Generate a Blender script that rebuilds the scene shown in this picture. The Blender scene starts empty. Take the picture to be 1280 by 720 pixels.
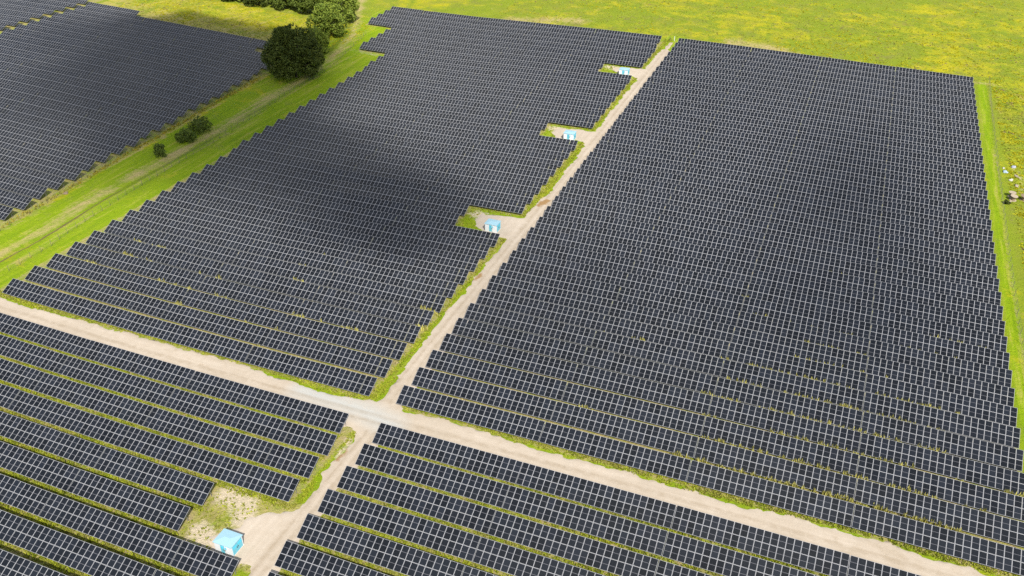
import bpy, bmesh, math, random
import numpy as np
from mathutils import Matrix, Vector

random.seed(7)
RNG = np.random.default_rng(11)
SC = bpy.context.scene
COL = SC.collection

# ------------------------------------------------------------------ camera, sky, sun, exposure
CAM = (2.224, -107.70, 103.19)
cam_d = bpy.data.cameras.new('camera')
cam_d.sensor_width = 36.0
cam_d.lens = 36.0 * 1079.54 / 1280.0
cam_d.clip_start = 1.0
cam_d.clip_end = 6000.0
cam_o = bpy.data.objects.new('camera', cam_d)
COL.objects.link(cam_o)
_p, _y = 0.566917, -0.384539
_F = Vector((math.sin(_y) * math.cos(_p), math.cos(_y) * math.cos(_p), -math.sin(_p)))
_R = Vector((math.cos(_y), -math.sin(_y), 0.0))
_U = _R.cross(_F)
cam_o.matrix_world = Matrix(((_R.x, _U.x, -_F.x, CAM[0]), (_R.y, _U.y, -_F.y, CAM[1]),
                             (_R.z, _U.z, -_F.z, CAM[2]), (0, 0, 0, 1)))
SC.camera = cam_o

SUN_DIR = Vector((0.62, -0.82, 1.0)).normalized()      # towards the sun
W = bpy.data.worlds.new('World')
SC.world = W
W.use_nodes = True
nt = W.node_tree
for n in list(nt.nodes):
    nt.nodes.remove(n)
wo = nt.nodes.new('ShaderNodeOutputWorld')
bg = nt.nodes.new('ShaderNodeBackground')
bg.inputs['Strength'].default_value = 0.10
sky = nt.nodes.new('ShaderNodeTexSky')
sky.sky_type = 'NISHITA'
sky.sun_disc = False
sky.sun_elevation = math.asin(SUN_DIR.z)
sky.sun_rotation = math.atan2(SUN_DIR.x, SUN_DIR.y)
sky.air_density = 1.0
sky.dust_density = 1.5
tc = nt.nodes.new('ShaderNodeTexCoord')
sep = nt.nodes.new('ShaderNodeSeparateXYZ')
nt.links.new(tc.outputs['Generated'], sep.inputs[0])


def wmath(op, a, b):
    m = nt.nodes.new('ShaderNodeMath')
    m.operation = op
    for i, s in enumerate((a, b)):
        if isinstance(s, (int, float)):
            m.inputs[i].default_value = s
        else:
            nt.links.new(s, m.inputs[i])
    return m.outputs[0]


zz = wmath('MAXIMUM', wmath('ADD', sep.outputs[2], 0.12), 0.06)
comb = nt.nodes.new('ShaderNodeCombineXYZ')
nt.links.new(wmath('DIVIDE', sep.outputs[0], zz), comb.inputs[0])
nt.links.new(wmath('DIVIDE', sep.outputs[1], zz), comb.inputs[1])
cn = nt.nodes.new('ShaderNodeTexNoise')
cn.inputs['Scale'].default_value = 1.5
cn.inputs['Detail'].default_value = 6.0
cn.inputs['Roughness'].default_value = 0.55
nt.links.new(comb.outputs[0], cn.inputs['Vector'])
cr = nt.nodes.new('ShaderNodeValToRGB')
cr.color_ramp.elements[0].position = 0.47
cr.color_ramp.elements[0].color = (0, 0, 0, 1)
cr.color_ramp.elements[1].position = 0.64
cr.color_ramp.elements[1].color = (1, 1, 1, 1)
nt.links.new(cn.outputs['Fac'], cr.inputs[0])
mixc = nt.nodes.new('ShaderNodeMix')
mixc.data_type = 'RGBA'
nt.links.new(cr.outputs[0], mixc.inputs[0])
nt.links.new(sky.outputs[0], mixc.inputs[6])
mixc.inputs[7].default_value = (6.4, 6.5, 6.6, 1)       # sunlit fair-weather cloud
nt.links.new(mixc.outputs[2], bg.inputs[0])
nt.links.new(bg.outputs[0], wo.inputs[0])

sun_d = bpy.data.lights.new('sun', 'SUN')
sun_d.energy = 4.0
sun_d.angle = math.radians(0.53)
sun_d.color = (1.0, 0.955, 0.88)
sun_o = bpy.data.objects.new('sun', sun_d)
COL.objects.link(sun_o)
sun_o.rotation_euler = SUN_DIR.to_track_quat('Z', 'Y').to_euler()
sun_o.location = (0, 0, 300)

SC.view_settings.view_transform = 'Standard'
SC.view_settings.look = 'None'
SC.view_settings.exposure = 1.02
SC.view_settings.gamma = 1.0
SC.view_settings.use_curve_mapping = False
SC.cycles.max_bounces = 5
SC.cycles.diffuse_bounces = 2
SC.cycles.glossy_bounces = 2
SC.cycles.transmission_bounces = 2
SC.cycles.volume_bounces = 0
SC.cycles.caustics_reflective = False
SC.cycles.caustics_refractive = False
SC.cycles.use_adaptive_sampling = True
SC.cycles.use_denoising = False

# ------------------------------------------------------------------ terrain (gentle, metres; X along the rows, Y away across them)
TU0, TV0, TSP, TNU, TNV = -380.0, -110.0, 55.0, 11, 11
TCO = np.array([4.14, 5.15, 6.15, 7.06, 7.78, 8.26, 8.11, 7.45, 6.73, 6.17, 5.77, 2.28, 3.18, 4.13, 5.09, 5.84, 6.33, 5.88, 5.17, 4.76, 4.61, 4.56, 0.54, 1.2, 2.01, 3.04, 4.01, 4.21, 3.15, 2.72, 2.92, 3.24, 3.54, -0.92, -0.67, -0.32, 0.36, 1.29, 1.16, -0.04, 0.64, 1.6, 2.28, 2.75, -1.92, -2.15, -2.47, -2.99, -3.01, -2.3, -1.21, 0.37, 1.22, 1.73, 2.14, -2.28, -2.82, -3.34, -3.26, -2.62, -1.48, 0.16, 0.93, 1.1, 1.29, 1.54, -1.96, -2.3, -2.82, -2.46, -1.48, -0.72, 0.05, 0.28, 0.43, 0.61, 0.86, -1.69, -1.9, -2.23, -2.61, -2.4, -1.89, -1.47, -1.09, -0.67, -0.31, 0.04, -1.91, -2.4, -3.01, -3.67, -3.86, -3.41, -2.88, -2.36, -1.85, -1.37, -0.91, -2.46, -3.18, -3.95, -4.63, -4.92, -4.69, -4.2, -3.64, -3.06, -2.49, -1.95, -3.15, -4.01, -4.85, -5.54, -5.9, -5.84, -5.46, -4.9, -4.28, -3.64, -3.03]).reshape(TNU, TNV)


def _bs(x, n):
    x = np.clip(x, 1.0, n - 2.0001)
    i = np.floor(x).astype(int)
    f = x - i
    return i - 1, ((1 - f) ** 3 / 6, (3 * f ** 3 - 6 * f ** 2 + 4) / 6, (-3 * f ** 3 + 3 * f ** 2 + 3 * f + 1) / 6, f ** 3 / 6)


def terr(u, v):
    iu, wu = _bs((np.asarray(u, float) - TU0) / TSP, TNU)
    iv, wv = _bs((np.asarray(v, float) - TV0) / TSP, TNV)
    z = 0.0
    for a in range(4):
        for b in range(4):
            z = z + wu[a] * wv[b] * TCO[iu + a, iv + b]
    return z


def tz(u, v):
    return float(terr(u, v))


# ------------------------------------------------------------------ small helpers
class MB:
    """collects polygons, then links them as ONE mesh object"""

    def __init__(self):
        self.v, self.f, self.m, self.uv = [], [], [], []

    def poly(self, pts, mi=0, uv=None):
        b = len(self.v)
        self.v += [tuple(p) for p in pts]
        self.f.append(tuple(range(b, b + len(pts))))
        self.m.append(mi)
        self.uv.append(uv)

    def box(self, x0, x1, y0, y1, z0, z1, mi=0, top=None):
        c = [(x0, y0, z0), (x1, y0, z0), (x1, y1, z0), (x0, y1, z0), (x0, y0, z1), (x1, y0, z1), (x1, y1, z1), (x0, y1, z1)]
        for k, q in enumerate(((4, 5, 6, 7), (3, 2, 1, 0), (0, 1, 5, 4), (2, 3, 7, 6), (1, 2, 6, 5), (3, 0, 4, 7))):
            self.poly([c[i] for i in q], mi if k or top is None else top)

    def tube(self, pts, rad, n=7, mi=0, cap=True):
        pts = [Vector(p) for p in pts]
        rings = []
        for i, p in enumerate(pts):
            d = (pts[min(i + 1, len(pts) - 1)] - pts[max(i - 1, 0)]).normalized()
            a = d.cross(Vector((0, 0, 1)))
            if a.length < 1e-3:
                a = Vector((1, 0, 0))
            a.normalize()
            b = d.cross(a)
            r = rad[i] if isinstance(rad, (list, tuple)) else rad
            rings.append([p + (a * math.cos(t) + b * math.sin(t)) * r for t in [2 * math.pi * k / n for k in range(n)]])
        base = len(self.v)
        for rg in rings:
            self.v += [tuple(p) for p in rg]
        for i in range(len(rings) - 1):
            for k in range(n):
                self.f.append((base + i * n + k, base + i * n + (k + 1) % n, base + (i + 1) * n + (k + 1) % n, base + (i + 1) * n + k))
                self.m.append(mi)
                self.uv.append(None)
        if cap:
            self.f.append(tuple(base + (len(rings) - 1) * n + k for k in range(n)))
            self.f.append(tuple(base + k for k in reversed(range(n))))
            self.m += [mi, mi]
            self.uv += [None, None]

    def mesh(self, name, mats, smooth=False):
        me = bpy.data.meshes.new(name)
        me.from_pydata(self.v, [], self.f)
        for m in mats if isinstance(mats, (list, tuple)) else [mats]:
            me.materials.append(m)
        me.polygons.foreach_set('material_index', self.m)
        if any(u is not None for u in self.uv):
            l = me.uv_layers.new(name='UVMap')
            k = 0
            for f, u in zip(self.f, self.uv):
                for i in range(len(f)):
                    l.data[k].uv = u[i] if u else (0.001, 0.001)
                    k += 1
        if smooth:
            me.polygons.foreach_set('use_smooth', [True] * len(self.f))
        me.update()
        return me

    def build(self, name, mats, parent=None, smooth=False, loc=None):
        return link(name, self.mesh(name, mats, smooth), parent, loc)


def link(name, data, parent=None, loc=None):
    o = bpy.data.objects.new(name, data)
    COL.objects.link(o)
    if parent is not None:
        o.parent = parent
    if loc is not None:
        o.location = loc
    return o


def tag(o, label=None, cat=None, group=None, kind=None):
    for k, v in (('label', label), ('category', cat), ('group', group), ('kind', kind)):
        if v:
            o[k] = v
    return o


def empty(name, loc, rz=0.0):
    o = bpy.data.objects.new(name, None)
    COL.objects.link(o)
    o.location = loc
    o.rotation_euler = (0, 0, rz)
    o.empty_display_size = 0.5
    return o


def np_mesh(name, V, F, mats, col=None, uvs=None, smooth=False):
    """V (n,3), F (m,k) arrays"""
    me = bpy.data.meshes.new(name)
    V = np.ascontiguousarray(V, dtype=np.float32)
    F = np.ascontiguousarray(F, dtype=np.int32)
    k = F.shape[1]
    me.vertices.add(len(V))
    me.vertices.foreach_set('co', V.ravel())
    me.loops.add(F.size)
    me.loops.foreach_set('vertex_index', F.ravel())
    me.polygons.add(len(F))
    me.polygons.foreach_set('loop_start', np.arange(0, F.size, k, dtype=np.int32))
    me.polygons.foreach_set('loop_total', np.full(len(F), k, dtype=np.int32))
    for m in mats:
        me.materials.append(m)
    me.update(calc_edges=True)
    if smooth:
        me.polygons.foreach_set('use_smooth', np.ones(len(F), dtype=bool))
    for nm, c in (col or {}).items():
        at = me.color_attributes.new(nm, 'FLOAT_COLOR', 'POINT')
        at.data.foreach_set('color', np.ascontiguousarray(c, dtype=np.float32).ravel())
    return me


# ------------------------------------------------------------------ materials
class NT:
    def __init__(self, name, rough=0.8, spec=0.3):
        self.mat = bpy.data.materials.new(name)
        self.mat.use_nodes = True
        self.t = self.mat.node_tree
        self.b = self.t.nodes['Principled BSDF']
        self.b.inputs['Roughness'].default_value = rough
        self.b.inputs['Specular IOR Level'].default_value = spec

    def n(self, typ, **kw):
        n = self.t.nodes.new(typ)
        for k, v in kw.items():
            setattr(n, k, v)
        return n

    def l(self, a, b):
        self.t.links.new(a, b)

    def put(self, sock, val):
        if isinstance(val, bpy.types.NodeSocket):
            self.l(val, sock)
        else:
            sock.default_value = val

    def math(self, op, a, b=0.0, c=None, clamp=False):
        m = self.n('ShaderNodeMath', operation=op, use_clamp=clamp)
        self.put(m.inputs[0], a)
        self.put(m.inputs[1], b)
        if c is not None:
            self.put(m.inputs[2], c)
        return m.outputs[0]

    def mix(self, f, a, b):
        m = self.n('ShaderNodeMix', data_type='RGBA')
        self.put(m.inputs[0], f)
        for s, v in ((m.inputs[6], a), (m.inputs[7], b)):
            if isinstance(v, tuple):
                v = (*v[:3], 1.0)
            self.put(s, v)
        return m.outputs[2]

    def noise(self, vec, scale, detail=4.0, rough=0.55, dist=0.0):
        m = self.n('ShaderNodeTexNoise')
        if vec is not None:
            self.l(vec, m.inputs['Vector'])
        m.inputs['Scale'].default_value = scale
        m.inputs['Detail'].default_value = detail
        m.inputs['Roughness'].default_value = rough
        m.inputs['Distortion'].default_value = dist
        return m.outputs['Fac']

    def ramp(self, f, lo, hi):
        m = self.n('ShaderNodeMapRange')
        m.clamp = True
        self.put(m.inputs[0], f)
        m.inputs[1].default_value = lo
        m.inputs[2].default_value = hi
        return m.outputs[0]

    def col(self, c):
        self.put(self.b.inputs['Base Color'], c if isinstance(c, bpy.types.NodeSocket) else (*c, 1.0))
        return self

    def pos(self):
        return self.n('ShaderNodeNewGeometry').outputs['Position']

    def bump(self, h, strength, dist):
        b = self.n('ShaderNodeBump')
        b.inputs['Strength'].default_value = strength
        b.inputs['Distance'].default_value = dist
        self.l(h, b.inputs['Height'])
        self.l(b.outputs[0], self.b.inputs['Normal'])


def plain(name, c, rough=0.6, spec=0.4, metal=0.0, var=0.12, scale=3.0):
    t = NT(name, rough, spec)
    p = t.n('ShaderNodeTexCoord').outputs['Object']
    k = t.noise(p, scale, 4.0)
    t.col(t.mix(k, tuple(x * (1 - var) for x in c), tuple(min(1, x * (1 + var)) for x in c)))
    t.b.inputs['Metallic'].default_value = metal
    return t.mat


def panel_material():
    t = NT('solar_glass', 0.12, 0.20)
    uv = t.n('ShaderNodeUVMap', uv_map='UVMap').outputs[0]
    s = t.n('ShaderNodeSeparateXYZ')
    t.l(uv, s.inputs[0])
    fu = t.math('FRACT', s.outputs[0])
    fv = t.math('FRACT', s.outputs[1])
    du = t.math('MINIMUM', fu, t.math('SUBTRACT', 1.0, fu))
    dv = t.math('MINIMUM', fv, t.math('SUBTRACT', 1.0, fv))
    frame = t.math('MAXIMUM', t.math('LESS_THAN', du, FRAME_U), t.math('LESS_THAN', dv, FRAME_V))
    midl = t.math('LESS_THAN', t.math('ABSOLUTE', t.math('SUBTRACT', fv, 0.5)), 0.014)
    # module identity: every module reflects and tints a little differently
    oi = t.n('ShaderNodeObjectInfo')
    fl = t.n('ShaderNodeVectorMath', operation='FLOOR')
    t.l(uv, fl.inputs[0])
    ad = t.n('ShaderNodeVectorMath', operation='ADD')
    t.l(fl.outputs[0], ad.inputs[0])
    sc = t.n('ShaderNodeVectorMath', operation='SCALE')
    t.l(oi.outputs['Location'], sc.inputs[0])
    sc.inputs['Scale'].default_value = 7.31
    t.l(sc.outputs[0], ad.inputs[1])
    wn = t.n('ShaderNodeTexWhiteNoise', noise_dimensions='3D')
    t.l(ad.outputs[0], wn.inputs['Vector'])
    r = wn.outputs['Value']
    cell = t.mix(r, (0.0040, 0.0050, 0.0066), (0.0100, 0.0125, 0.0175))
    # faint silver busbar tone between cells
    cv = t.math('FRACT', t.math('MULTIPLY', fv, 12.0))
    cu = t.math('FRACT', t.math('MULTIPLY', fu, 6.0))
    cl = t.math('MAXIMUM', t.math('LESS_THAN', cv, 0.06), t.math('LESS_THAN', cu, 0.05))
    cell = t.mix(t.math('MULTIPLY', cl, 0.5), cell, (0.04, 0.043, 0.048))
    dust = t.noise(t.pos(), 0.25, 3.0)
    cell = t.mix(t.math('MULTIPLY', dust, 0.03), cell, (0.10, 0.095, 0.085))
    c = t.mix(midl, cell, (0.105, 0.105, 0.115))
    c = t.mix(frame, c, FRAME_COL)
    t.col(c)
    rr = t.math('MULTIPLY_ADD', frame, 0.33, 0.12)
    t.put(t.b.inputs['Roughness'], rr)
    return t.mat


FRAME_U, FRAME_V, FRAME_COL = 0.041, 0.0225, (0.255, 0.257, 0.266)
M_PANEL = panel_material()
M_ALU = plain('aluminium', (0.28, 0.285, 0.30), 0.45, 0.4, 0.3)
M_BACK = plain('panel_backsheet', (0.10, 0.10, 0.105), 0.7)
M_STEEL = plain('galvanised_steel', (0.14, 0.14, 0.14), 0.6, 0.3, 0.3)
M_WOOD = plain('grey_wood', (0.11, 0.095, 0.07), 0.85)
M_BARK = plain('bark', (0.07, 0.055, 0.04), 0.9)


def attr(t, name):
    a = t.n('ShaderNodeAttribute')
    a.attribute_name = name
    s = t.n('ShaderNodeSeparateColor')
    t.l(a.outputs['Color'], s.inputs[0])
    return s.outputs


def ground_material():
    t = NT('grassland', 0.95, 0.1)
    p = t.pos()
    A, B = attr(t, 'zone'), attr(t, 'cover')
    big = t.noise(p, 0.035, 3.0)
    mid = t.noise(p, 0.16, 4.0, 0.6, 0.4)
    fin = t.noise(p, 0.9, 5.0, 0.7)
    vf = t.noise(p, 3.3, 4.0, 0.7)
    mp = t.n('ShaderNodeMapping')
    mp.inputs['Scale'].default_value = (0.75, 0.045, 1.0)
    t.l(p, mp.inputs['Vector'])
    mow = t.noise(mp.outputs[0], 1.0, 4.0, 0.6)                      # mown and driven lengthways
    green = t.mix(mid, (0.125, 0.180, 0.010), (0.250, 0.280, 0.016))
    green = t.mix(t.math('MULTIPLY', fin, 0.45), green, (0.110, 0.150, 0.012))
    lush = t.mix(t.ramp(t.math('ADD', t.math('MULTIPLY', mow, 0.7), t.math('MULTIPLY', fin, 0.35)), 0.32, 0.72), (0.110, 0.195, 0.003), (0.235, 0.310, 0.004))
    lush = t.mix(t.math('MULTIPLY', t.ramp(t.math('ADD', mow, t.math('MULTIPLY', fin, 0.3)), 0.68, 0.85), 0.6), lush, (0.30, 0.275, 0.06))
    flower = t.mix(vf, (0.265, 0.250, 0.008), (0.375, 0.335, 0.010))
    straw = t.mix(fin, (0.230, 0.190, 0.062), (0.400, 0.330, 0.140))
    dirt = t.mix(fin, (0.150, 0.115, 0.062), (0.300, 0.240, 0.150))
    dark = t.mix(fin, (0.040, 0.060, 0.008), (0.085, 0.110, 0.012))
    c = t.mix(A[2], green, lush)
    # flowers: clumped at several sizes
    fm = t.math('ADD', t.math('MULTIPLY', mid, 0.95), t.math('MULTIPLY', fin, 0.42))
    fm = t.math('ADD', fm, t.math('MULTIPLY', t.math('SUBTRACT', big, 0.5), 0.8))
    fthr = t.math('SUBTRACT', 1.02, t.math('MULTIPLY', A[0], 0.55))
    fmask = t.ramp(t.math('SUBTRACT', fm, fthr), -0.10, 0.16)
    c = t.mix(fmask, c, flower)
    olive = t.ramp(t.noise(p, 0.06, 4.0, 0.65, 0.8), 0.47, 0.62)
    c = t.mix(t.math('MULTIPLY', t.math('MULTIPLY', olive, 0.6), t.math('SUBTRACT', 1.0, A[2])), c, t.mix(fin, (0.13, 0.155, 0.014), (0.21, 0.22, 0.03)))
    sm = t.ramp(t.math('ADD', t.math('MULTIPLY', A[1], 1.3), t.math('SUBTRACT', t.math('MULTIPLY', t.math('ADD', t.math('ADD', mid, fin), t.math('SUBTRACT', mow, 0.5)), 0.95), 1.0)), 0.15, 0.75)
    c = t.mix(sm, c, straw)
    # bare brown specks in the meadow
    br = t.ramp(t.math('ADD', t.math('MULTIPLY', t.noise(p, 0.55, 5.0, 0.75, 0.5), 0.6), t.math('MULTIPLY', t.noise(p, 0.11, 3.0, 0.6, 0.5), 0.45)), 0.56, 0.68)
    c = t.mix(t.math('MULTIPLY', t.math('MULTIPLY', br, 0.55), t.math('SUBTRACT', 1.0, t.math('MULTIPLY', A[2], 0.6))), c, (0.16, 0.125, 0.055))
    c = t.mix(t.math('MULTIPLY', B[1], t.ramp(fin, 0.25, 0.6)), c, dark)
    dm = t.ramp(t.math('ADD', B[0], t.math('MULTIPLY', t.math('SUBTRACT', fin, 0.5), 0.9)), 0.35, 0.75)
    c = t.mix(dm, c, dirt)
    pm = t.ramp(t.math('ADD', B[2], t.math('MULTIPLY', t.math('SUBTRACT', fin, 0.5), 1.1)), 0.35, 0.7)
    pale = t.mix(vf, (0.36, 0.30, 0.20), (0.52, 0.44, 0.31))
    c = t.mix(pm, c, pale)
    t.col(c)
    t.bump(t.math('ADD', fin, vf), 0.9, 0.35)
    return t.mat


def gravel_material():
    t = NT('pale_gravel', 0.95, 0.1)
    p = t.pos()
    A = attr(t, 'wear')
    n1 = t.noise(p, 0.10, 4.0, 0.6)
    n2 = t.noise(p, 0.7, 5.0, 0.7)
    n3 = t.noise(p, 4.0, 4.0, 0.75)
    mp = t.n('ShaderNodeMapping')
    mp.inputs['Scale'].default_value = (0.07, 0.9, 1.0)
    t.l(p, mp.inputs['Vector'])
    s1 = t.noise(mp.outputs[0], 1.0, 4.0, 0.6)
    mp2 = t.n('ShaderNodeMapping')
    mp2.inputs['Scale'].default_value = (0.9, 0.07, 1.0)
    t.l(p, mp2.inputs['Vector'])
    s2 = t.noise(mp2.outputs[0], 1.0, 4.0, 0.6)
    sx = t.n('ShaderNodeSeparateXYZ')
    t.l(p, sx.inputs[0])
    ew = t.math('MULTIPLY', t.math('GREATER_THAN', sx.outputs[1], -8.5), t.math('LESS_THAN', sx.outputs[1], 0.8))
    st = t.math('ADD', t.math('MULTIPLY', s1, ew), t.math('MULTIPLY', s2, t.math('SUBTRACT', 1.0, ew)))
    n1 = t.ramp(t.math('ADD', t.math('MULTIPLY', n1, 0.5), t.math('MULTIPLY', st, 0.5)), 0.3, 0.7)
    c = t.mix(n1, (0.295, 0.245, 0.183), (0.425, 0.365, 0.292))
    c = t.mix(t.math('MULTIPLY', t.ramp(n2, 0.35, 0.8), 0.6), c, (0.30, 0.24, 0.17))
    c = t.mix(t.math('MULTIPLY', n3, 0.30), c, (0.48, 0.415, 0.335))
    bl = t.ramp(t.noise(p, 0.28, 5.0, 0.7, 0.6), 0.56, 0.74)
    c = t.mix(t.math('MULTIPLY', bl, 0.45), c, (0.26, 0.205, 0.135))
    c = t.mix(t.math('MULTIPLY', A[1], t.ramp(n2, 0.05, 0.5)), c, (0.345, 0.340, 0.310))     # grey compacted crossing
    c = t.mix(t.math('MULTIPLY', A[2], t.ramp(n2, 0.25, 0.6)), c, (0.225, 0.175, 0.115))       # wheel tracks
    c = t.mix(t.ramp(t.math('ADD', A[0], t.math('MULTIPLY', t.math('SUBTRACT', n2, 0.5), 0.9)), 0.4, 0.7), c, (0.235, 0.145, 0.065))
    g = t.ramp(t.noise(p, 0.45, 5.0, 0.75, 0.3), 0.70, 0.76)
    c = t.mix(t.math('MULTIPLY', g, 0.5), c, (0.22, 0.21, 0.06))
    t.col(c)
    t.bump(t.math('ADD', n2, n3), 0.6, 0.06)
    return t.mat


def leaf_material(name, lo, hi, trans=0.25):
    t = NT(name, 0.65, 0.2)
    A = attr(t, 'tint')
    n = t.noise(t.pos(), 0.5, 3.0)
    c = t.mix(A[0], lo, hi)
    c = t.mix(t.math('MULTIPLY', n, 0.45), c, tuple(x * 0.55 for x in lo))
    t.col(c)
    tr = t.n('ShaderNodeBsdfTranslucent')
    t.l(c, tr.inputs[0])
    mx = t.n('ShaderNodeMixShader')
    mx.inputs[0].default_value = trans
    t.l(t.b.outputs[0], mx.inputs[1])
    t.l(tr.outputs[0], mx.inputs[2])
    t.l(mx.outputs[0], t.t.nodes['Material Output'].inputs[0])
    return t.mat


def tuft_material(name):
    t = NT(name, 0.8, 0.15)
    a = t.n('ShaderNodeAttribute')
    a.attribute_name = 'tint'
    t.col(a.outputs['Color'])
    tr = t.n('ShaderNodeBsdfTranslucent')
    t.l(a.outputs['Color'], tr.inputs[0])
    mx = t.n('ShaderNodeMixShader')
    mx.inputs[0].default_value = 0.3
    t.l(t.b.outputs[0], mx.inputs[1])
    t.l(tr.outputs[0], mx.inputs[2])
    t.l(mx.outputs[0], t.t.nodes['Material Output'].inputs[0])
    return t.mat


M_GROUND = ground_material()
M_GRAVEL = gravel_material()
M_TUFT = tuft_material('grass_blades')

# ------------------------------------------------------------------ row layout (measured plan, metres)
PITCH, PITCH_B, TILT, SLOPE, LOW = 6.10076, 5.85085, 0.450182, 3.98780, 0.80
VB = -11.0866
MW, ML = 1.139, SLOPE / 2          # module pitch along the row, up the slope
CT, ST = math.cos(TILT), math.sin(TILT)
TABLE = 23                         # modules along one table
GAP = 26.30                        # table pitch


def split(u0, u1, anchor):
    """module runs between u0 and u1, cut at the table gaps anchor + n * GAP -> [(start, count)]"""
    out = []
    n0 = math.ceil((u0 - anchor) / GAP + 1e-6)
    cuts = [u0] + [anchor + n * GAP for n in range(n0, n0 + 40) if u0 + 2.6 < anchor + n * GAP < u1 - 2.6] + [u1]
    for a, b in zip(cuts, cuts[1:]):
        n = int((b - a - 0.05) / MW)
        if n < 1:
            continue
        # partial runs hug the gap side so that the columns stay aligned
        first = a == u0 and len(cuts) > 2
        out.append((b - 0.06 - n * MW if first else a, n))
    return out


def rv(k):
    return k * PITCH


ROWS = []       # (family, k, v_low, [(u, n)], near)
for k in range(39):
    ul = -65.2 + 0.15 * math.sin(k * 2.3)
    ROWS.append(('r', k, rv(k), split(ul, 42.65, 42.65), k < 9))
for k in range(39):
    ul = -164.4 - 0.085 * k if k < 30 else (-181.1 if k < 35 else -195.1)
    ur = -84.2 if k in (11, 12, 21, 22, 31, 32) else -69.5 - 0.032 * k
    ROWS.append(('m', k, rv(k), split(ul, ur, -99.2), k < 5))
for k in range(3, 29):
    ur = {25: -203.4, 26: -212.4, 27: -211.0, 28: -279.3}.get(k, -190.4 - 0.325 * (k - 4))
    ul = max(-308.0, -188 - (k * PITCH - 20) * 1.13 - 30)
    ROWS.append(('t', k, rv(k), split(ul, ur, -193.0), False))
for k in range(21, 30):
    ROWS.append(('q', k, rv(k) - 1.0, split(-367.0, -311.6, -311.6), False))
for k in range(9):
    ur = {0: -69.2, 1: -68.8, 2: -68.6, 3: -68.3, 4: -80.9, 5: -80.8, 6: -66.8, 7: -66.8, 8: -66.6}[k]
    ROWS.append(('b', k, VB - k * PITCH_B, split(-172.0 + 6 * k, ur, -104.5 - GAP), k < 9))
for k in range(8):
    ul = -64.5 + 0.16 * k
    ROWS.append(('c', k, VB - k * PITCH_B, split(ul, 68.9 - 3 * k, 42.65), True))

# ------------------------------------------------------------------ ground
def seg_dist(P, poly, closed=False):
    """distance of points P (n,2) to a polyline"""
    poly = [np.array(q, float) for q in poly]
    d = np.full(len(P), 1e9)
    ends = list(zip(poly, poly[1:])) + ([(poly[-1], poly[0])] if closed else [])
    for a, b in ends:
        ab = b - a
        t = np.clip(((P - a) @ ab) / max(ab @ ab, 1e-9), 0, 1)
        q = P - (a + t[:, None] * ab)
        d = np.minimum(d, np.sqrt((q * q).sum(1)))
    return d


def inside(P, poly):
    x, y = P[:, 0], P[:, 1]
    c = np.zeros(len(P), bool)
    n = len(poly)
    for i in range(n):
        (x0, y0), (x1, y1) = poly[i], poly[i - 1]
        if y0 == y1:
            continue
        c ^= ((y0 > y) != (y1 > y)) & (x < (x1 - x0) * (y - y0) / (y1 - y0) + x0)
    return c


def sdf(P, poly):
    d = seg_dist(P, poly, True)
    return np.where(inside(P, poly), -d, d)


def vnoise(P, s, seed=0):
    """smooth value noise in 0..1"""
    rs = np.random.default_rng(seed)
    tab = rs.random((64, 64))
    q = P / s
    i = np.floor(q).astype(int)
    f = q - i
    f = f * f * (3 - 2 * f)
    x0, y0 = i[:, 0] % 64, i[:, 1] % 64
    x1, y1 = (x0 + 1) % 64, (y0 + 1) % 64
    a = tab[x0, y0] * (1 - f[:, 0]) + tab[x1, y0] * f[:, 0]
    b = tab[x0, y1] * (1 - f[:, 0]) + tab[x1, y1] * f[:, 0]
    return a * (1 - f[:, 1]) + b * f[:, 1]


STRAW = [(-178.8, -20), (-179.4, 12.6), (-179.2, 27.0), (-180.9, 42.0), (-181.5, 54.5), (-180.6, 69.5), (-180.3, 90.7), (-181.3, 121.3), (-182.3, 152.3), (-187.6, 180.2), (-192.4, 197.4), (-203.7, 221.1), (-216.3, 246.0), (-240, 290)]
RUT = [(-176.5, -20), (-176.5, 12.4), (-176.4, 21.7), (-176.8, 30.6), (-177.8, 41.7), (-178.1, 66.6), (-178.0, 87.9), (-179.2, 118.4), (-180.0, 150)]
STRIPE = [(-172.4, -20), (-172.4, 6.4), (-172.3, 20.2), (-173.6, 34.5), (-175.3, 51.0), (-175.6, 73.9), (-175.5, 100.3), (-177.5, 129.9), (-179.0, 157.9)]
HUTS = [(-72.4, -39.6), (-74.9, 69.9), (-75.2, 131.3), (-75.3, 192.9)]
FENCE_A = [(-188.3, -8), (-188.4, 16), (-188.5, 20.8), (-188.9, 30.3), (-189.6, 38.8), (-191.2, 51.0), (-192.0, 60.5), (-193.1, 72.0), (-194.0, 85.2), (-195.2, 101.7), (-196.5, 120), (-197.2, 138)]
FENCE_B = [(-171.4, 8), (-171.6, 20.6), (-172.8, 26.6), (-173.5, 33.6), (-174.1, 41.5), (-174.7, 50), (-175.4, 67.9), (-175.7, 84.3), (-176.2, 96.6), (-176.8, 110.5), (-178.2, 126.2), (-178.8, 144), (-180.4, 165), (-184.5, 184), (-189, 205)]
FENCE_C = [(48.6, 243), (47.7, 208.9), (47.2, 176.7), (46.9, 152.5), (46.5, 126.6), (46.25, 102.4), (46.1, 81.8), (46.1, 64.2), (46.1, 45), (46.1, 26)]


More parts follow.
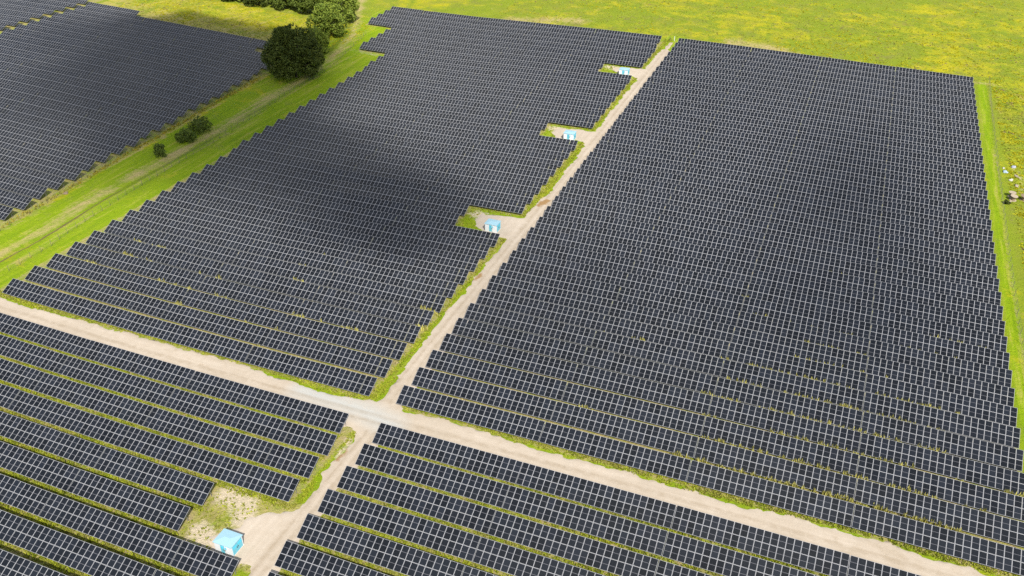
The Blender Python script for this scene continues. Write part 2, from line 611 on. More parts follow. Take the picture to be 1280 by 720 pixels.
def field_mask(P):
    """1 under the panel rows"""
    m = np.zeros(len(P), bool)
    u, v = P[:, 0], P[:, 1]
    m |= (u > -65.5) & (u < 42.8) & (v > -0.3) & (v < 236.2)
    m |= (u > -167.5) & (u < -70.2) & (v > -0.3) & (v < 236.2)
    m |= (u > -182) & (u < -160) & (v > 182) & (v < 212)
    m |= (u > -195.5) & (u < -160) & (v > 213) & (v < 236.2)
    m |= (u > -308) & (u < -190.2 - 0.053 * (v - 24)) & (v > 0) & (v < 173)
    m |= (u > -380) & (u < -311.6) & (v > 110) & (v < 190)
    m |= (u > -175) & (u < -68.6) & (v > -60) & (v < -7)
    m |= (u > -64.4) & (u < 70) & (v > -60) & (v < -7)
    for hu, hv in HUTS[1:]:
        m &= ~((u > -84.2) & (u < -69) & (v > hv - 2.6) & (v < hv + 9.5))
    m &= ~((u > -80.9) & (u < -66) & (v > -40.8) & (v < -28.4))
    return m


def axis(lo, a, b, hi, step, grow=1.22):
    mid = list(np.arange(a, b + step / 2, step))
    l, s, x = [], step, a
    while x > lo:
        s *= grow
        x -= s
        l.append(x)
    r, s, x = [], step, b
    while x < hi:
        s *= grow
        x += s
        r.append(x)
    return np.array(l[::-1] + mid + r)


def build_ground():
    xs = axis(-2500, -375, 95, 2500, 1.0)
    ys = axis(-900, -75, 330, 3500, 1.0)
    X, Y = np.meshgrid(xs, ys, indexing='ij')
    P = np.stack([X.ravel(), Y.ravel()], 1)
    u, v = P[:, 0], P[:, 1]
    Z = terr(u, v)
    n = len(P)
    zone, cover = np.zeros((n, 4)), np.zeros((n, 4))
    zone[:, 3] = cover[:, 3] = 1

    def soft(d, w):
        return np.clip(0.5 - d / w, 0, 1)
    # yellow flowers: meadow beyond the fields
    big = vnoise(P, 38.0, 3)
    fl = np.clip(0.25 + 1.1 * (big - 0.25), 0, 1)
    fl = np.where(v > 236, fl * 0.62 + 0.08, fl * 0.5)
    fl = np.where((u > -20) & (v > 235), np.maximum(fl, 0.12 + 0.50 * big), fl)
    fl = np.where((u > -150) & (u < -100) & (v > 240), np.maximum(fl, 0.5), fl)
    fl = np.where((u > 49) & (v > 120), np.maximum(fl, 0.52), fl)
    fl = np.where((u > -310) & (u < -190) & (v > 172) & (v < 212), 0.75, fl)
    st = np.where((u > -310) & (u < -195) & (v > 170) & (v < 215), 0.16 + 0.28 * soft(v - 184, 16), 0.0)
    st = np.maximum(st, 0.55 * soft(seg_dist(P, [(-44, 247), (-25, 243)]) - 5, 6))
    st = np.maximum(st, 0.5 * soft(seg_dist(P, [(-140, 243), (-112, 252)]) - 5, 8))
    st = np.maximum(st, 0.8 * soft(seg_dist(P, [(44, 238), (50, 238), (62, 225), (57, 175), (56, 150), (55, 95)]) - 1.0, 5) * (0.5 + 0.5 * vnoise(P, 5.0, 77)))
    # grass corridor with its hay strip, rut and pale stripes
    corr = (u > -200) & (u < -160) & (v < 235)
    dS = seg_dist(P, STRAW)
    st = np.maximum(st, 0.60 * soft(dS - 1.5 - 1.8 * (vnoise(P, 6.0, 8) - 0.5), 4.5))
    st = np.maximum(st, 0.30 * soft(np.abs(u - np.interp(v, [q[1] for q in STRIPE], [q[0] for q in STRIPE]) + 0.5) - 0.5, 1.4) * corr)
    lush = np.where(corr, 0.85, 0.0)
    lush = np.maximum(lush, soft(np.abs(u - 44.9 - 0.006 * (v - 60)) - 1.6, 1.0) * (v > 5) * (v < 240))
    lush = np.maximum(lush, 1.0 * soft(seg_dist(P, [(-188, 185), (-180, 165), (-192, 230), (-175, 190)]) - 8, 12))
    lush = np.maximum(lush, 0.75 * ((u > -72) & (u < -63) & (v > 0) & (v < 246)))
    lush = np.maximum(lush, 0.7 * ((v < 0.8) & (v > -62)))
    lush = np.where((u > -82) & (u < -66) & (v > -43) & (v < -27), 0.35, lush)
    st = np.maximum(st, 0.42 * ((u > -82) & (u < -66) & (v > -43) & (v < -27)))
    for hu, hv in HUTS[1:]:
        lush = np.maximum(lush, 0.75 * ((u > -85) & (u < -69) & (v > hv - 3) & (v < hv + 10)))
    fl = np.where(corr, 0.2, fl)
    fl = np.where((lush > 0.5), np.minimum(fl, 0.25), fl)
    fl = np.where((np.abs(u + 190 + 0.053 * (v - 24)) < 1.2 + 1.8 * vnoise(P, 5.0, 9)) & (v < 150), 0.62, fl)
    st = np.where((np.abs(u + 190 + 0.053 * (v - 24)) < 1.0 + 1.8 * vnoise(P, 4.0, 19)) & (v < 150), np.maximum(st, 0.34), st)       # ragwort under the panel ends
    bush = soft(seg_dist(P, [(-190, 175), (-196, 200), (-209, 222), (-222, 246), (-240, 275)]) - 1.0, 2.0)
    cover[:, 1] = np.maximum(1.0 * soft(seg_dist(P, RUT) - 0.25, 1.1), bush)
    cover[:, 1] = np.maximum(cover[:, 1], 0.35 * soft(np.abs(u - np.interp(v, [q[1] for q in FENCE_B], [q[0] for q in FENCE_B])) - 0.3, 1.2) * (v < 200) * (v > 5))
    cover[:, 1] = np.maximum(cover[:, 1], 0.30 * soft(np.abs(u - np.interp(v, [q[1] for q in FENCE_A], [q[0] for q in FENCE_A])) - 0.3, 1.6) * (v < 140) * (v > 5))
    fm = field_mask(P).astype(float)
    st = np.maximum(st, 0.42 * fm)
    fl = np.where(fm > 0, 0.15, fl)
    dirt = 0.42 * fm
    fc = np.abs(u - np.interp(-v, [-q[1] for q in FENCE_C], [q[0] for q in FENCE_C])) - 0.55
    dirt = np.maximum(dirt, 0.55 * soft(fc, 1.2) * (v > 20) * (v < 244))
    pale = np.zeros(n)
    for hu, hv in HUTS[1:]:
        dd = seg_dist(P, [(hu - 7.5, hv + 6.5), (hu - 2, hv + 4.5), (hu + 5, hv + 5)])
        pale = np.maximum(pale, 0.74 * soft(dd - 2.4, 3.4))
    dd = seg_dist(P, [(-80.0, -30.4), (-76.5, -31), (-74.3, -33.5)])
    pale = np.maximum(pale, 0.74 * soft(dd - 2.6, 3.0))
    dd = seg_dist(P, [(-79, -38.5), (-76, -40.2), (-72, -41.5), (-68, -38)])
    pale = np.maximum(pale, 0.78 * soft(dd - 2.4, 3.0))
    pale = np.maximum(pale, 0.7 * soft(seg_dist(P, [(-68.2, -11.2), (-67.6, -16)]) - 0.9, 1.6))
    pale = np.maximum(pale, 0.52 * soft(seg_dist(P, [(-183, 181.8), (-172, 181)]) - 1.6, 3.4))
    pale = np.maximum(pale, 0.50 * soft(seg_dist(P, [(52, 146), (53, 156), (51, 163)]) - 1.2, 3.0))
    pale = np.maximum(pale, 0.7 * soft(seg_dist(P, [(-309.8, 130), (-309.8, 178)]) - 1.0, 1.2))
    zone[:, 0], zone[:, 1], zone[:, 2] = fl, np.clip(st, 0, 1), lush
    cover[:, 0], cover[:, 2] = dirt, pale
    nx, ny = len(xs), len(ys)
    I = np.arange(n).reshape(nx, ny)
    F = np.stack([I[:-1, :-1], I[1:, :-1], I[1:, 1:], I[:-1, 1:]], -1).reshape(-1, 4)
    me = np_mesh('ground', np.column_stack([P, Z]), F, [M_GROUND], {'zone': zone, 'cover': cover}, smooth=True)
    tag(link('ground', me), kind='structure')


build_ground()

# gravel: the crossroad, the long track and the hut pads, one sheet with ragged edges
ROAD_POLYS = [
    [(-330, -1.2), (-178, -1.3), (-165, -0.8), (-156, -1.3), (-143, -0.6), (-129, -0.2), (-112, 0.0), (-96, -0.2), (-86.4, -1.0), (-77, -1.5), (-72.2, -0.7),
     (-69.3, 0.1), (-68.5, 1.9), (-68.9, 6.5), (-69.5, 11.8), (-69.4, 16.7), (-69.7, 26.7), (-69.9, 33.2), (-69.9, 39.1), (-69.5, 41.4), (-69.9, 49.4), (-70.2, 55.9), (-69.8, 63.1),
     (-69.8, 80), (-69.3, 90), (-68.5, 94.3), (-69.0, 103.1), (-69.3, 112.5), (-69.2, 124.6), (-69.6, 128), (-69.9, 150), (-70.0, 161.5), (-69.8, 173.4), (-69.7, 188.6),
     (-70, 205), (-70, 215.7), (-69.3, 227), (-68.9, 236.6), (-67.4, 236.8), (-66.6, 228), (-64.2, 215), (-64.0, 180), (-64.1, 120), (-63.9, 60), (-63.8, 6), (-64.7, 1.2), (-62.6, -0.5), (-60.5, -0.2),
     (-56.5, 0.0), (-48.3, -0.2), (-41, -0.9), (-31.6, -0.95), (-24.4, -0.8), (-17.3, -0.9), (-10.3, -1.3), (-3.7, -1.3), (3.7, -0.8), (9.9, -0.6), (16, -0.4), (22, -0.5), (27.7, -1.0), (33.3, -0.9), (43, -0.6), (120, -0.8),
     (120, -8.6), (0, -8.3), (-62, -8.4), (-63.1, -12), (-63, -30), (-62.6, -48), (-62, -64), (-65.8, -64), (-66.3, -48.9), (-66.6, -44.6), (-67, -41.5), (-71.5, -41.6), (-74.6, -41.4), (-76.2, -39.6), (-75.8, -37.4), (-73.6, -35.6), (-73.9, -33.6),
     (-73.3, -31.8), (-71.8, -30.7), (-69.6, -30.1), (-68.0, -29.4), (-67.4, -27.5), (-67.5, -23.6), (-68.4, -20.4), (-68.3, -17.2), (-68.0, -14.3), (-67.4, -10.8), (-68.2, -8.6), (-330, -8.2)],
    [(-68.5, 66.6), (-72.7, 67.4), (-77.5, 68.2), (-80.5, 71.3), (-82.0, 75.0), (-81.0, 77.6), (-76, 77.8), (-73.2, 78.0), (-68.5, 79.2)],
    [(-68.5, 129.6), (-72, 130.9), (-79.0, 131.0), (-82.2, 134.2), (-81.6, 138.9), (-75.1, 139.2), (-68.5, 140.2)],
    [(-68.5, 190.6), (-72.5, 192.6), (-78.6, 194.4), (-80.7, 197.0), (-79.6, 200.4), (-75.7, 200.6), (-68.5, 202.4)],
]


def build_gravel():
    step = 0.5
    xs = np.arange(-331, 121, step)
    ys = np.arange(-65, 246, step)
    X, Y = np.meshgrid(xs, ys, indexing='ij')
    P = np.stack([X.ravel(), Y.ravel()], 1)
    near = ((P[:, 0] > -90) & (P[:, 0] < -60)) | ((P[:, 1] > -12) & (P[:, 1] < 4))
    D = np.full(len(P), 99.0)
    Q = P[near]
    d = np.full(len(Q), 99.0)
    for poly in ROAD_POLYS:
        d = np.minimum(d, sdf(Q, poly))
    d += (vnoise(Q, 4.0, 4) - 0.5) * 0.8 + (vnoise(Q, 1.7, 5) - 0.5) * 1.0 + (vnoise(Q, 0.75, 6) - 0.5) * 0.7
    D[near] = d
    nx, ny = len(xs), len(ys)
    Dg = D.reshape(nx, ny)
    keep = (Dg[:-1, :-1] < 0) | (Dg[1:, :-1] < 0) | (Dg[1:, 1:] < 0) | (Dg[:-1, 1:] < 0)
    I = np.arange(nx * ny).reshape(nx, ny)
    F = np.stack([I[:-1, :-1], I[1:, :-1], I[1:, 1:], I[:-1, 1:]], -1)[keep]
    used = np.unique(F)
    remap = np.full(nx * ny, -1)
    remap[used] = np.arange(len(used))
    gx, gy = np.gradient(Dg, step)
    P2 = P[used].copy()
    dd = D[used]
    gr = np.stack([gx.ravel()[used], gy.ravel()[used]], 1)
    gl = np.maximum((gr ** 2).sum(1), 0.25)
    out = dd > 0
    P2[out] -= (gr[out] * np.minimum(dd[out] / gl[out], step)[:, None])
    # the edge dips just under the turf, the crown of the road lies above it
    lift = np.where(out, -0.02, np.clip(0.03 + 0.05 * np.minimum(-dd, 1.2), 0.03, 0.09))
    Z = terr(P2[:, 0], P2[:, 1]) + lift
    wear = np.zeros((len(used), 4))
    wear[:, 3] = 1

    def soft(d, w):
        return np.clip(0.5 - d / w, 0, 1)
    mud = np.minimum.reduce([seg_dist(P2, [(-67.9, -13.0), (-67.75, -16.4)]) - 0.5, seg_dist(P2, [(-68.7, 86.8), (-67.6, 89.6)]) - 0.9,
                             seg_dist(P2, [(-107.4, -2.8), (-105.3, -3.2)]) + 0.2, seg_dist(P2, [(-69.4, 46.5), (-69.2, 49.2)]) - 0.25,
                             seg_dist(P2, [(-69.6, 47.5), (-69.4, 49)]) + 0.1])
    wear[:, 0] = 0.85 * soft(mud - 0.3 + 0.9 * (vnoise(P2, 1.1, 44) - 0.5), 1.9)
    wear[:, 1] = soft(seg_dist(P2, [(-84, -2.6), (-70, -3.4), (-63, -5)]) - 2.2, 4.0)
    u, v = P2[:, 0], P2[:, 1]
    tr = np.minimum(np.abs(np.abs(v + 4.6) - 0.9) + 100 * (u > -64) * (v > 0), 99)
    tr = np.where((v > -8) & (v < 0.5), tr, np.abs(np.abs(u + 66.7 if False else np.where(v > 0, u + 67.2, u + 65.6)) - 0.85))
    wear[:, 2] = 0.8 * soft(tr - 0.25, 0.9)
    me = np_mesh('gravel_road', np.column_stack([P2, Z]), remap[F], [M_GRAVEL], {'wear': wear}, smooth=True)
    tag(link('gravel_road', me), kind='structure')


build_gravel()

def build_rut():
    ys = np.arange(4.0, 52.0, 0.8)
    x0 = np.interp(ys, [q[1] for q in RUT], [q[0] for q in RUT])
    w = 0.10 + 0.16 * vnoise(np.stack([ys * 0, ys], 1), 2.3, 81) * np.clip((50 - ys) / 20, 0, 1)
    jit = 0.25 * (vnoise(np.stack([ys * 0 + 3, ys], 1), 3.0, 82) - 0.5)
    m = MB()
    for i in range(len(ys) - 1):
        q = [(x0[i] + jit[i] - w[i], ys[i]), (x0[i] + jit[i] + w[i], ys[i]), (x0[i + 1] + jit[i + 1] + w[i + 1], ys[i + 1]), (x0[i + 1] + jit[i + 1] - w[i + 1], ys[i + 1])]
        m.poly([(a, c, tz(a, c) + 0.03) for a, c in q])
    tag(m.build('wheel_rut', [plain('wet_soil', (0.10, 0.07, 0.03), 0.9, 0.2, 0, 0.3)]), kind='structure')


build_rut()

# ------------------------------------------------------------------ solar rows
def slab_mesh(n):
    """n x 2 modules as one panel sheet"""
    m = MB()
    x1, y1, z1 = n * MW - 0.02, SLOPE - 0.01, 0.0
    m.poly([(0, 0, 0), (x1, 0, 0), (x1, y1, 0), (0, y1, 0)], 0, [(0, 0), (n, 0), (n, 2), (0, 2)])
    t = -0.035
    m.poly([(0, y1, t), (x1, y1, t), (x1, 0, t), (0, 0, t)], 1)
    for a, b in (((0, 0), (x1, 0)), ((x1, 0), (x1, y1)), ((x1, y1), (0, y1)), ((0, y1), (0, 0))):
        m.poly([(a[0], a[1], t), (b[0], b[1], t), (b[0], b[1], 0), (a[0], a[1], 0)], 2)
    return m.mesh('panel_table', [M_PANEL, M_BACK, M_ALU])


def panel_mesh():
    m = MB()
    g = 0.011
    x0, x1, y0, y1, t = g, MW - g, g, ML - g, -0.035
    m.poly([(x0, y0, 0), (x1, y0, 0), (x1, y1, 0), (x0, y1, 0)], 0, [(0.001, 0.001), (0.999, 0.001), (0.999, 0.999), (0.001, 0.999)])
    m.poly([(x0, y1, t), (x1, y1, t), (x1, y0, t), (x0, y0, t)], 1)
    for a, b in (((x0, y0), (x1, y0)), ((x1, y0), (x1, y1)), ((x1, y1), (x0, y1)), ((x0, y1), (x0, y0))):
        m.poly([(a[0], a[1], t), (b[0], b[1], t), (b[0], b[1], 0), (a[0], a[1], 0)], 2)
    return m.mesh('solar_panel', [M_PANEL, M_BACK, M_ALU])


def frame_mesh(n):
    """purlins under the modules and the posts they stand on"""
    m = MB()
    x1 = n * MW - 0.02
    for y in (0.45, 1.55, 2.45, 3.55):
        m.box(0.02, x1 - 0.02, y - 0.03, y + 0.03, -0.11, -0.0375)
    up = Vector((0, ST, CT))
    k = max(2, round(n / 4) + 1)
    for i in range(k):
        x = 0.5 + (x1 - 1.0) * i / (k - 1)
        for y in (0.9, 3.1):
            top = Vector((x, y, -0.11))
            h = LOW + y * ST + 0.45
            m.tube([top - up * h, top], 0.055, 4)
        m.box(x - 0.035, x + 0.035, 0.3, 3.7, -0.19, -0.112)
    return m.mesh('support_frame', [M_STEEL])


SLABS, FRAMES = {}, {}
PANEL = panel_mesh()
ORD = ('first second third fourth fifth sixth seventh eighth ninth tenth eleventh twelfth thirteenth fourteenth fifteenth '
       'sixteenth seventeenth eighteenth nineteenth twentieth').split()
BLOCK = {
    'r': ('large block without hut clearings', 'solar rows of the large block without huts', 39, 'gravel crossroad', 'yellow meadow'),
    'm': ('block with three hut clearings', 'solar rows of the block with hut clearings', 39, 'gravel crossroad', 'green meadow'),
    't': ('block reaching the big dark tree', 'solar rows of the block by the big tree', 26, 'grass corridor corner', 'golden meadow'),
    'q': ('corner block past the zigzag gap', 'solar rows of the corner block', 9, 'near side', 'golden meadow'),
    'b': ('near block around the sandy hut pad', 'solar rows around the hut pad', 9, 'gravel road', ''),
    'c': ('near block across the track from the hut', 'solar rows across the track from the hut pad', 8, 'gravel road', ''),
}


def row_label(fam, k):
    where, grp, n, near, far = BLOCK[fam]
    if fam in ('t', 'q'):
        i = k - (3 if fam == 't' else 21)
    else:
        i = k
    if fam in 'bc' or (fam in 'rm' and i < 20):
        return 'solar panel row, %s from the %s, %s' % (ORD[i], near, where)
    j = n - 1 - i
    if j < 20:
        return 'solar panel row, %s from the %s, %s' % (ORD[j], far, where)
    return 'solar panel row, %s from the %s, %s' % (ORD[i], near, where)


def local_matrix(u, v, n, ju=0.0):
    """table frame in world: X along the run (following the ground), Y up the slope"""
    z0, z1 = tz(u, v + 1.8), tz(u + n * MW, v + 1.8)
    ex = Vector((n * MW, 0, z1 - z0)).normalized()
    ey = Vector((0, math.cos(TILT + ju), math.sin(TILT + ju)))
    ey = (ey - ex * ey.dot(ex)).normalized()
    ez = ex.cross(ey)
    return Matrix(((ex.x, ey.x, ez.x, u), (ex.y, ey.y, ez.y, v), (ex.z, ey.z, ez.z, z0 + LOW), (0, 0, 0, 1)))


def build_rows():
    for fam, k, v, runs, near in ROWS:
        u0 = runs[0][0]
        base = Vector((u0, v, tz(u0, v)))
        root = empty('solar_panel_row', base)  # root of one whole row, made of several separate tables
        tag(root, row_label(fam, k), 'solar row', BLOCK[fam][1])
        for u, n in runs:
            M = local_matrix(u, v, n, random.gauss(0, 0.008))
            M.translation -= base
            M.translation.z += random.gauss(0, 0.02)
            if n not in FRAMES:
                SLABS[n], FRAMES[n] = slab_mesh(n), frame_mesh(n)
            if near:
                tb = link('panel_table', FRAMES[n], root)
                tb.matrix_local = M
                for i in range(n):
                    for j in range(2):
                        o = link('solar_panel', PANEL, tb)
                        o.location = (i * MW, j * ML, random.uniform(-0.004, 0.004))
                        o.rotation_euler = (random.gauss(0, 0.004), random.gauss(0, 0.004), 0)
            else:
                tb = link('panel_table', SLABS[n], root)
                tb.matrix_local = M
                link('support_frame', FRAMES[n], tb)


build_rows()

# ------------------------------------------------------------------ trees and shrubs
def leaf_cloud(lobes, count, size, bottom=None, shell=0.55):
    """leaf quads spread through a crown built of ellipsoid lobes [(cx,cy,cz,rx,ry,rz)]"""
    w = np.array([l[3] * l[4] * l[5] for l in lobes]) ** 0.75
    pick = RNG.choice(len(lobes), count, p=w / w.sum())
    L = np.array(lobes)[pick]
    d = RNG.normal(size=(count, 3))
    d /= np.linalg.norm(d, axis=1)[:, None]
    # clumps: directions are pulled towards a few sprays per lobe
    ns = 26
    spr = RNG.normal(size=(len(lobes), ns, 3))
    spr /= np.linalg.norm(spr, axis=2)[:, :, None]
    sp = spr[pick, RNG.integers(0, ns, count)]
    d = d * 0.42 + sp
    d /= np.linalg.norm(d, axis=1)[:, None]
    rr = shell + (1.06 - shell) * RNG.random(count) ** 0.5
    c = L[:, :3] + d * L[:, 3:] * rr[:, None]
    if bottom is not None:
        c = c[c[:, 2] > bottom]
        d = d[:len(c)]
    n = len(c)
    nrm = RNG.normal(size=(n, 3)) * 0.7 + np.array([0, 0, 0.5]) + d[:n] * 0.6
    nrm /= np.linalg.norm(nrm, axis=1)[:, None]
    a = np.cross(nrm, RNG.normal(size=(n, 3)))
    a /= np.linalg.norm(a, axis=1)[:, None]
    b = np.cross(nrm, a)
    s = size * (0.6 + 0.8 * RNG.random(n))[:, None]
    V = np.stack([c - a * s, c - b * s * 0.55, c + a * s, c + b * s * 0.55], 1).reshape(-1, 3)
    F = np.arange(4 * n).reshape(n, 4)
    lt = RNG.uniform(-0.35, 0.35, len(lobes))[pick][:n]
    tint = np.repeat(np.clip(RNG.normal(0.5, 0.22, n) + lt, 0, 1), 4)
    C = np.column_stack([tint, tint, tint, np.ones(4 * n)])
    return V, F, C


def tree(name, label, cat, base, h, r, mat, lobes_n=9, leaves=7000, size=0.42, trunk=0.35, crown_lo=0.16, group=None, seed=0):
    global RNG
    RNG = np.random.default_rng(100 + seed)
    rs = random.Random(seed)
    bx, by = base
    bz = tz(bx, by)
    root = empty(name, (bx, by, bz))
    tag(root, label, cat, group)
    m = MB()
    top = Vector((rs.uniform(-.4, .4), rs.uniform(-.4, .4), h * 0.6))
    m.tube([(0, 0, -0.3), (0.05 * r, 0, h * 0.2), tuple(top * 0.7), tuple(top)], [trunk * 1.3, trunk, trunk * 0.7, trunk * 0.3], 8)
    lobes = [(0, 0, h * 0.52, r * 0.62, r * 0.62, h * 0.36)]
    for i in range(lobes_n):
        a = 2 * math.pi * (i + rs.random() * 0.6) / lobes_n * 1.618
        zf = crown_lo + (0.88 - crown_lo) * ((i + 0.5) / lobes_n)
        rad = r * (0.70 * math.sqrt(max(0.05, 1 - ((zf - 0.42) / 0.47) ** 2)))
        c = (rad * math.cos(a * 2.4), rad * math.sin(a * 2.4), h * zf)
        q = r * rs.uniform(0.24, 0.42) * (1.0 - 0.45 * max(0.0, zf - 0.55) - 0.5 * max(0.0, 0.3 - zf))
        lobes.append((*c, q, q, q * rs.uniform(0.75, 1.0)))
        m.tube([tuple(top * 0.35 * (0.5 + zf)), (c[0] * 0.5, c[1] * 0.5, c[2] * 0.8 + 0.2), c], [trunk * 0.5, trunk * 0.3, trunk * 0.08], 6)
    m.build('trunk', [M_BARK], root, smooth=True)
    V, F, C = leaf_cloud(lobes, leaves, size, bottom=h * crown_lo * 0.35)
    link('crown', np_mesh('crown', V, F, [mat], {'tint': C}), root)
    return root


M_LEAF_DARK = leaf_material('dark_oak_leaves', (0.030, 0.052, 0.008), (0.125, 0.150, 0.022))
M_LEAF_MID = leaf_material('green_leaves', (0.055, 0.090, 0.012), (0.150, 0.190, 0.028))
M_LEAF_PALE = leaf_material('willow_leaves', (0.095, 0.15, 0.018), (0.26, 0.31, 0.04))
tree('oak_tree', 'big round dark green tree standing at the end of the solar block', 'tree', (-185.2, 146.5), 18.8, 10.2, M_LEAF_DARK, 30, 30000, 0.36, 0.5, 0.12, seed=4)
TREES = [
    ('willow_tree', 'pale green bushy tree leaning over the bend of the grass corridor', (-200.5, 193.0), 13.5, 7.6, M_LEAF_PALE, 9000),
    ('willow_tree', 'tallest pale green tree, cut by the picture top beside the corridor', (-207.0, 211.5), 15.0, 9.2, M_LEAF_PALE, 12000),
    ('willow_tree', 'small pale green tree directly behind the big round dark tree', (-192.5, 172.5), 9.5, 5.2, M_LEAF_PALE, 6000),
    ('bushy_tree', 'dark green tree against the pale green willow at the hedge end', (-224.0, 217.5), 12.5, 7.4, M_LEAF_MID, 9000),
    ('bushy_tree', 'dark green hedge tree, second from the pale green willows', (-237.5, 217.0), 11.0, 7.2, M_LEAF_MID, 9000),
    ('bushy_tree', 'dark green hedge tree, third from the pale green willows', (-251.0, 216.0), 10.5, 7.2, M_LEAF_DARK, 9000),
    ('bushy_tree', 'dark green hedge tree, fourth from the pale green willows', (-264.0, 216.5), 9.5, 6.8, M_LEAF_MID, 9000),
    ('bushy_tree', 'last dark green hedge tree, thinning out above the golden meadow', (-277.0, 218.0), 8.0, 6.0, M_LEAF_DARK, 8000),
]
for i, (nm, lb, b, h, r, mt, lv) in enumerate(TREES):
    tree(nm, lb, 'tree', b, h, r, mt, 18, lv, 0.42, 0.32, 0.08, 'pale trees at the corridor bend' if nm == 'willow_tree' else 'hedge trees at the far meadow', seed=10 + i)
SHRUBS = [
    ('rounder dark shrub standing nearer the rut in the grass corridor', (-183.4, 84.6), 3.8, 3.1, 2300),
    ('wider dark shrub touching the rounder one in the grass corridor', (-184.6, 92.4), 4.3, 3.8, 2900),
    ('small ragged shrub standing alone in the grass corridor', (-182.9, 72.6), 4.2, 2.0, 1300),
]
for i, (lb, b, h, r, lv) in enumerate(SHRUBS):
    tree('shrub', lb, 'shrub', b, h, r, M_LEAF_MID, 14, int(lv * 0.7), 0.27, 0.10, 0.06, 'shrubs in the grass corridor', seed=30 + i)
tree('shrub', 'low dark bush beside the plank and the pale cable drums', 'shrub', (47.7, 136.8), 1.2, 0.95, M_LEAF_DARK, 5, 700, 0.18, 0.06, 0.05, seed=40)

# ------------------------------------------------------------------ transformer huts
M_WHITE = plain('white_paint', (0.56, 0.58, 0.59), 0.45, 0.4, 0, 0.03)
M_ROOF = plain('pale_blue_roof', (0.23, 0.375, 0.43), 0.5, 0.4, 0, 0.04)
M_CYAN = plain('cyan_paint', (0.11, 0.38, 0.47), 0.4, 0.4, 0, 0.05)
M_CYAN2 = plain('deep_cyan_paint', (0.07, 0.42, 0.55), 0.4, 0.4, 0, 0.05)
M_CONC = plain('concrete', (0.46, 0.42, 0.36), 0.9, 0.2, 0, 0.15)
M_DARK = plain('dark_metal', (0.03, 0.03, 0.03), 0.5)


def slatted(m, x0, x1, z0, z1, y, n, axis='y'):
    for i in range(n):
        a = z0 + (z1 - z0) * i / n
        if axis == 'y':
            m.box(x0, x1, y - 0.03, y, a + 0.01, a + (z1 - z0) / n * 0.6)
        else:
            m.box(y, y + 0.03, x0, x1, a + 0.01, a + (z1 - z0) / n * 0.6)


def make_hut():
    """3.3 x 2.7 m cabin, front towards -Y, side doors towards +X; origin at its middle on the ground"""
    root = empty('transformer_hut', (0, 0, 0))
    w, d, h = 1.60, 1.32, 2.12
    m = MB()
    m.box(-w - .12, w + .12, -d - .12, d + .12, -0.5, 0.12)
    m.build('plinth', [M_CONC], root)
    m = MB()
    m.box(-w, w, -d, d, 0.122, h)
    m.build('body', [M_WHITE], root)
    # shallow hipped roof with an overhang
    m = MB()
    o, e, r = 0.13, h + 0.02, h + 0.30
    A = [(-w - o, -d - o, e), (w + o, -d - o, e), (w + o, d + o, e), (-w - o, d + o, e)]
    B = [(x, y, e + 0.10) for x, y, _ in A]
    for i in range(4):
        j = (i + 1) % 4
        m.poly([A[i], A[j], B[j], B[i]])
    R0, R1 = (-0.5, 0, r), (0.5, 0, r)
    m.poly([B[0], B[1], R1, R0])
    m.poly([B[2], B[3], R0, R1])
    m.poly([B[1], B[2], R1])
    m.poly([B[3], B[0], R0])
    m.poly(A[::-1])
    m.build('roof', [M_ROOF], root)

    def door(x0, x1, axis, name, mat, hx):
        dm = MB()
        if axis == 'y':
            dm.box(x0, x1, -d - 0.05, -d - 0.002, 0.22, 1.96)
        else:
            dm.box(w + 0.002, w + 0.05, x0, x1, 0.22, 1.96)
        do = dm.build(name, [mat], root)
        lm = MB()
        if axis == 'y':
            slatted(lm, x0 + .12, x1 - .12, 1.35, 1.82, -d - 0.052, 6)
        else:
            slatted(lm, x0 + .12, x1 - .12, 1.35, 1.82, w + 0.052, 6, 'x')
        lm.build('louvre', [M_CYAN2], do)
        hm = MB()
        if axis == 'y':
            hm.box(hx - .03, hx + .03, -d - 0.12, -d - 0.052, 1.0, 1.25)
        else:
            hm.box(w + 0.052, w + 0.12, hx - .03, hx + .03, 1.0, 1.25)
        hm.build('handle', [M_DARK], do)
    door(-0.45, 0.28, 'y', 'door', M_CYAN, 0.18)
    door(0.30, 0.82, 'y', 'door', M_WHITE, 0.42)
    door(-1.1, -0.02, 'x', 'door', M_CYAN, -0.14)
    door(0.02, 1.1, 'x', 'door', M_CYAN, 0.14)
    return root


def copy_tree(o, parent=None):
    c = o.copy()
    COL.objects.link(c)
    if parent is not None:
        c.parent = parent
    for ch in list(o.children):
        copy_tree(ch, c)
    return c


HUT_LABEL = ['pale blue roofed hut with cyan doors on the sandy pad nearest the crossroad corner block',
             'pale blue hut in the widest hut clearing, first along the track beyond the crossroad',
             'pale blue hut in the second clearing along the track beyond the crossroad',
             'smallest pale blue hut, in the last clearing before the meadow']
HUT_LABEL[0] = 'largest pale blue hut with cyan doors, on the sandy pad among the near rows'
hut0 = make_hut()
for i, (hu, hv) in enumerate(HUTS):
    h = hut0 if i == 0 else copy_tree(hut0)
    h.location = (hu, hv, tz(hu, hv) + 0.1)
    tag(h, HUT_LABEL[i], 'hut', 'transformer huts along the track')

# ------------------------------------------------------------------ fences
def resample(poly, step):
    pts = [Vector(p) for p in poly]
    out, carry = [pts[0]], 0.0
    for a, b in zip(pts, pts[1:]):
        l = (b - a).length
        s = step - carry
        while s <= l:
            out.append(a + (b - a) * (s / l))
            s += step
        carry = l - (s - step)
    return out


